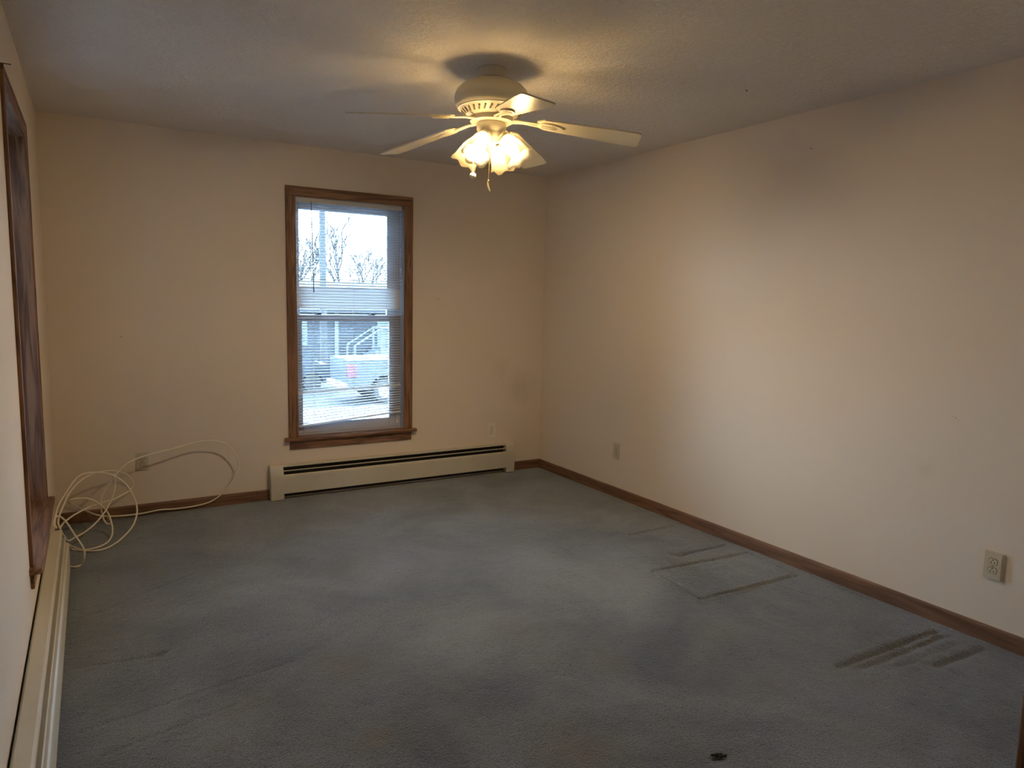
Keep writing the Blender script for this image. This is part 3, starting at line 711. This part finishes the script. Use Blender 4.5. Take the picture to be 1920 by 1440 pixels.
# ------------------------------------------------------------------ small marks and bits
def nail(name, label, cat, p, d, ln, rad, mat):
    bm = bmesh.new(); p = Vector(p); d = Vector(d)
    tube(bm, [p - d * .004, p + d * ln], rad, 8); tube(bm, [p + d * ln, p + d * (ln + .0015)], rad * 1.3, 10)
    o = obj(name, bm, mat, None, False, p); tag(o, label, cat); return o
NAILM = plain('dark_nail', (.09, .07, .05), .5, .5)
nail('nail', 'tiny dark nail in the far wall right of the window', 'nail', (2.53, 0, 1.422), (0, -1, 0), .004, .0022, NAILM)
nail('nail', 'tiny dark nail in the far wall left of the window', 'nail', (.381, 0, 1.15), (0, -1, 0), .004, .0022, NAILM)
nail('screw', 'small dark screw in the ceiling above the right wall', 'screw', (2.951, -2.552, H), (0, 0, -1), .005, .0026, NAILM)
nail('nail', 'small dark nail high on the right wall', 'nail', (W, -2.515, 2.245), (-1, 0, 0), .004, .0022, NAILM)
nail('nail', 'thin nail sticking out above the left window casing', 'nail', (.0, -1.98, 2.175), (1, 0, 0), .03, .0016, NAILM)
bm = bmesh.new()
for (dx, dy, rr) in ((0, 0, .009), (.012, -.004, .008), (.020, -.016, .007), (-.010, .006, .006), (.006, -.012, .007)):
    sphere(bm, (1.872 + dx, -3.548 + dy, .004), rr, 10, 6, (1.2, .9, .55))
o = obj('dirt_clump', bm, DARKSPOT, None, True, (1.872, -3.548, 0)); tag(o, 'small dark clump of dirt on the carpet at bottom', 'dirt')

# ------------------------------------------------------------------ outdoors, seen through the blind
GZ = -1.9
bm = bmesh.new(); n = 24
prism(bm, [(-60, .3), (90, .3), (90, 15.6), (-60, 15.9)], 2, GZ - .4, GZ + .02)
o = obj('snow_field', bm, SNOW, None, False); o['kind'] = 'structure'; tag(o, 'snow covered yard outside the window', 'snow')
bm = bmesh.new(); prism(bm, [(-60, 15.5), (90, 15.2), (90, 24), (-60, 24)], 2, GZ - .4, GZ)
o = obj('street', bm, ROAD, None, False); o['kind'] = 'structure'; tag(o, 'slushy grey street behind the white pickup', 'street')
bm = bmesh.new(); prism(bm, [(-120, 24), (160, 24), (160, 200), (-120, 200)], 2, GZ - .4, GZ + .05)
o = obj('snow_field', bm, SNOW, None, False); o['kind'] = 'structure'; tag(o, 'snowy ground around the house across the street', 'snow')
# outer wall faces below the room so the house stands on the ground
bm = bmesh.new(); box(bm, -T, W + T, T, T + .06, GZ, -.2)
o = obj('foundation', bm, EXTW, None, False); o['kind'] = 'structure'; tag(o, 'painted foundation wall below the window outside', 'wall')

def wheel(bm_t, cx, cy, cz, rr, w):
    m = Matrix.Translation((cx, cy, cz)) @ Matrix.Rotation(math.pi / 2, 4, 'X')
    lathe(bm_t, [(rr * .62, -w / 2), (rr * .95, -w / 2), (rr, -w * .35), (rr, w * .35), (rr * .95, w / 2), (rr * .62, w / 2)], 24, m)
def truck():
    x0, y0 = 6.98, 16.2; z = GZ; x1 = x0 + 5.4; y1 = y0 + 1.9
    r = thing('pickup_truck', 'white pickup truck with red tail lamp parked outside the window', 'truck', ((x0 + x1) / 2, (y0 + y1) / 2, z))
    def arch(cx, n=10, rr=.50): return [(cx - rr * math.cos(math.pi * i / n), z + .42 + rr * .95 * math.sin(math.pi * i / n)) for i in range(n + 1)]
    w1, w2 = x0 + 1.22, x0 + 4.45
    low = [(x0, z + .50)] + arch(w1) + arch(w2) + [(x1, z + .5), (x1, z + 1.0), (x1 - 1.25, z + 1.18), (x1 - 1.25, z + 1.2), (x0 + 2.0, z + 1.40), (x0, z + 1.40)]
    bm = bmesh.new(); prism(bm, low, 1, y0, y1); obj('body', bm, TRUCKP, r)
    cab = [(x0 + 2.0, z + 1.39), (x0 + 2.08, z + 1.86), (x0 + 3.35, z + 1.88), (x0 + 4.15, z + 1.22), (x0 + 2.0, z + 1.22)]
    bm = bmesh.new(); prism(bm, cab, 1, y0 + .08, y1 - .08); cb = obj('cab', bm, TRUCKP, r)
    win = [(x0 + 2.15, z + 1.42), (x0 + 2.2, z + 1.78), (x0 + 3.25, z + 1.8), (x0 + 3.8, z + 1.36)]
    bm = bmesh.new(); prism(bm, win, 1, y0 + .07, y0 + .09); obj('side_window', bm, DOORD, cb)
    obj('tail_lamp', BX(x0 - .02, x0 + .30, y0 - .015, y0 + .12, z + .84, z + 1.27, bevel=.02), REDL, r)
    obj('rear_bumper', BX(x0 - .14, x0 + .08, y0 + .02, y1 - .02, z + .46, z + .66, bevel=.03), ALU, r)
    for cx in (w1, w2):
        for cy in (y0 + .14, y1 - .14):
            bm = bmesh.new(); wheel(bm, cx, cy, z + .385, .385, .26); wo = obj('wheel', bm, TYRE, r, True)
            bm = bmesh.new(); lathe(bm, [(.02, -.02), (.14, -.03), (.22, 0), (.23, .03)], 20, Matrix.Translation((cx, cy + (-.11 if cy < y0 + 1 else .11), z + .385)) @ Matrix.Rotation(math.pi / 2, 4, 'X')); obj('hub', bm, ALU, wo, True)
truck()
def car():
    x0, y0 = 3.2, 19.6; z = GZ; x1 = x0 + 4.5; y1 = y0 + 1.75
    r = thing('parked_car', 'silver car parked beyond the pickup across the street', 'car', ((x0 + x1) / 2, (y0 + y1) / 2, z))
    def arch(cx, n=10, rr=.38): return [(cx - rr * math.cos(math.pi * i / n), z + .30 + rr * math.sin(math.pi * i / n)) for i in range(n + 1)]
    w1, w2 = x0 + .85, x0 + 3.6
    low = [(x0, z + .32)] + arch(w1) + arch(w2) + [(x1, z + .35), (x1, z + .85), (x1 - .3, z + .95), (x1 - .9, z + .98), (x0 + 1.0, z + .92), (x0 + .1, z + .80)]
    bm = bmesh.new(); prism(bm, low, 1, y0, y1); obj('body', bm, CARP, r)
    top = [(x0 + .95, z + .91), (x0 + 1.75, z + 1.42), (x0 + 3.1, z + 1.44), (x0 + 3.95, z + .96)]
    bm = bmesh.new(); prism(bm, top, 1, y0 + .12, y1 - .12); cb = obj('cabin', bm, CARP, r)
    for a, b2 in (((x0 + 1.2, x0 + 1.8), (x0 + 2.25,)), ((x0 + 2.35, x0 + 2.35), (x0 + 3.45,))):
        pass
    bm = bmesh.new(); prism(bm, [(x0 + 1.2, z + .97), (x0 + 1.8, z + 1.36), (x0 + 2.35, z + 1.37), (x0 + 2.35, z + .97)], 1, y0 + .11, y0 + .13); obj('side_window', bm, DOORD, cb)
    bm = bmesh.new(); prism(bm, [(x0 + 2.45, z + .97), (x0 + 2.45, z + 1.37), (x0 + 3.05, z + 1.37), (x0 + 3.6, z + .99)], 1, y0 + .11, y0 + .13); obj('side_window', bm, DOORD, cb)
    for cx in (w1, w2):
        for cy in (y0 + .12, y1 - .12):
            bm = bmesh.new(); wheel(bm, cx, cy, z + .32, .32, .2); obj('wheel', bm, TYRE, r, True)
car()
def house():
    x0, x1, y0, y1 = 4.0, 21.0, 29.5, 38.0; z = GZ
    r = thing('house', 'low grey house with white porch stairs across the street', 'house', ((x0 + x1) / 2, y0, z))
    obj('wall', BX(x0, x1, y0, y1, z, z + 2.75), SIDING, r)
    bm = bmesh.new(); prism(bm, [(y0 - .5, z + 2.6), ((y0 + y1) / 2, z + 4.0), (y1 + .5, z + 2.6), (y1 + .5, z + 2.75), ((y0 + y1) / 2, z + 4.15), (y0 - .5, z + 2.75)], 0, x0 - .4, x1 + .4); obj('roof', bm, ROOFM, r)
    for wx in (6.4, 8.6, 15.2, 18.0):
        f = obj('window', BX(wx - .6, wx + .6, y0 - .05, y0, z + 1.0, z + 2.2), TRIMW, r); obj('pane', BX(wx - .5, wx + .5, y0 - .06, y0 - .04, z + 1.1, z + 2.1), DOORD, f)
    obj('door', BX(12.75, 13.65, y0 - .05, y0, z + .9, z + 2.5), TRIMW, r)
    p = obj('porch', BX(12.45, 14.4, y0 - 1.5, y0, z + .02, z + .9), TRIMW, r)
    for i in range(5):
        xa = 12.45 - .27 * (i + 1); obj('step', BX(xa, xa + .27, y0 - 1.4, y0 - .3, z + .02, z + .9 - .17 * (i + 1) + .02), TRIMW, p)
    for yy in (y0 - 1.45, y0 - .3):
        bm = bmesh.new(); tube(bm, [(11.1, yy, z + 1.0), (12.45, yy, z + 1.85)], .05, 6); obj('handrail', bm, TRIMW, p)
        bm = bmesh.new(); tube(bm, [(12.45, yy, z + 1.85), (14.4, yy, z + 1.85)], .05, 6); obj('handrail', bm, TRIMW, p)
        for xx, zz in ((11.1, 1.0), (12.45, 1.9), (14.4, 1.9)):
            bm = bmesh.new(); tube(bm, [(xx, yy, z + .02), (xx, yy, z + zz)], .06, 6); obj('post', bm, TRIMW, p)
    obj('corner_board', BX(10.55, 10.75, y0 - .05, y0, z, z + 2.7), TRIMW, r)
house()
bm = bmesh.new(); tube(bm, [(8.16, 23.0, GZ - .2), (8.16, 23.0, GZ + 5), (8.16, 23.0, GZ + 9.5)], [.15, .13, .10], 12)
pl = thing('utility_pole', 'tall utility pole seen through the upper blind', 'pole', (8.16, 23.0, GZ))
obj('shaft', bm, POLEM, pl, True); obj('crossarm', BX(7.0, 9.3, 22.93, 23.07, GZ + 8.6, GZ + 8.75), POLEM, pl)

def tree(name, label, x, y, hgt, seed, spread=.5, depth=6):
    rr = random.Random(seed)
    r = thing(name, label, 'tree', (x, y, GZ), 'bare trees beyond the street')
    trunk = bmesh.new(); br = bmesh.new()
    def grow(bm, p, d, ln, rad, lev):
        q = p + d * ln; mid = p + d * ln * .5 + Vector((rr.uniform(-1, 1), rr.uniform(-1, 1), 0)) * ln * .05
        rad = max(rad, .018); tube(bm, [p, mid, q], [rad, rad * .9, rad * .75], 4 if lev > 1 else 7, lev == 0)
        if lev >= depth: return
        for i in range(3 if lev < 4 else 2):
            a = rr.uniform(0, 2 * math.pi); s = rr.uniform(.3, .9) * spread * 1.4
            nd = (d + Vector((math.cos(a) * s, math.sin(a) * s, rr.uniform(-.05, .35)))).normalized()
            grow(br, p + d * ln * rr.uniform(.6, 1.0), nd, ln * rr.uniform(.58, .80), rad * .58, lev + 1)
    grow(trunk, Vector((x, y, GZ)), Vector((0, 0, 1)), hgt * .30, hgt * .016, 0)
    obj('trunk', trunk, BARK, r, True); obj('branches', br, BARK, r)
for i, (x, y, h, lab) in enumerate([(11.6, 42, 9.0, 'bare tree right of the utility pole behind the house'), (15.2, 43, 10.5, 'tall bare tree at the right of the window view'), (19.6, 52, 9.5, 'bare tree furthest right beyond the roof'),
                                    (9.0, 47, 8.0, 'small bare tree left of the pole'), (13.2, 51, 8.5, 'bare tree in the middle of the window view'), (6.9, 44, 8.0, 'bare tree at the left of the window view'), (21.5, 57, 10, 'distant bare tree far right behind the houses'), (16.4, 58, 9.5, 'distant bare tree behind the house roof'), (11.5, 60, 9.0, 'distant bare tree between the pole and the house')]):
    tree('bare_tree', lab, x, y, h, 20 + i)
def conifer(x, y, h, lab, seed):
    rr = random.Random(seed); r = thing('evergreen_tree', lab, 'tree', (x, y, GZ), 'evergreen trees behind the house')
    bm = bmesh.new(); tube(bm, [(x, y, GZ), (x, y, GZ + h * .9)], [.14, .03], 7); obj('trunk', bm, BARK, r)
    bm = bmesh.new()
    for k in range(16):
        zz = GZ + h * (.12 + .85 * k / 16); R = h * .24 * (1 - k / 16.5)
        for i in range(11):
            a = rr.uniform(0, 6.283); tipz = zz - R * rr.uniform(.15, .5); q = R * rr.uniform(.75, 1.1)
            d = Vector((math.cos(a), math.sin(a), 0)); s = Vector((-math.sin(a), math.cos(a), 0)) * q * .28; c = Vector((x, y, zz))
            v = [bm.verts.new(c + Vector((0, 0, .18))), bm.verts.new(c + d * q * .55 + s + Vector((0, 0, (tipz - zz) * .4))), bm.verts.new(c + d * q + Vector((0, 0, tipz - zz))), bm.verts.new(c + d * q * .55 - s + Vector((0, 0, (tipz - zz) * .4))), bm.verts.new(c + Vector((0, 0, -.1)))]
            for t3 in ((0, 1, 3), (1, 2, 3), (4, 3, 1), (3, 2, 1)):
                try: bm.faces.new([v[q3] for q3 in t3])
                except ValueError: pass
    obj('foliage', bm, HEDGE, r)
for i, (x, y, h, lab) in enumerate([(20.5, 48, 7.0, 'evergreen tree at the right behind the house'), (4.5, 46, 5.5, 'evergreen tree at the left behind the house')]): conifer(x, y, h, lab, 60 + i)
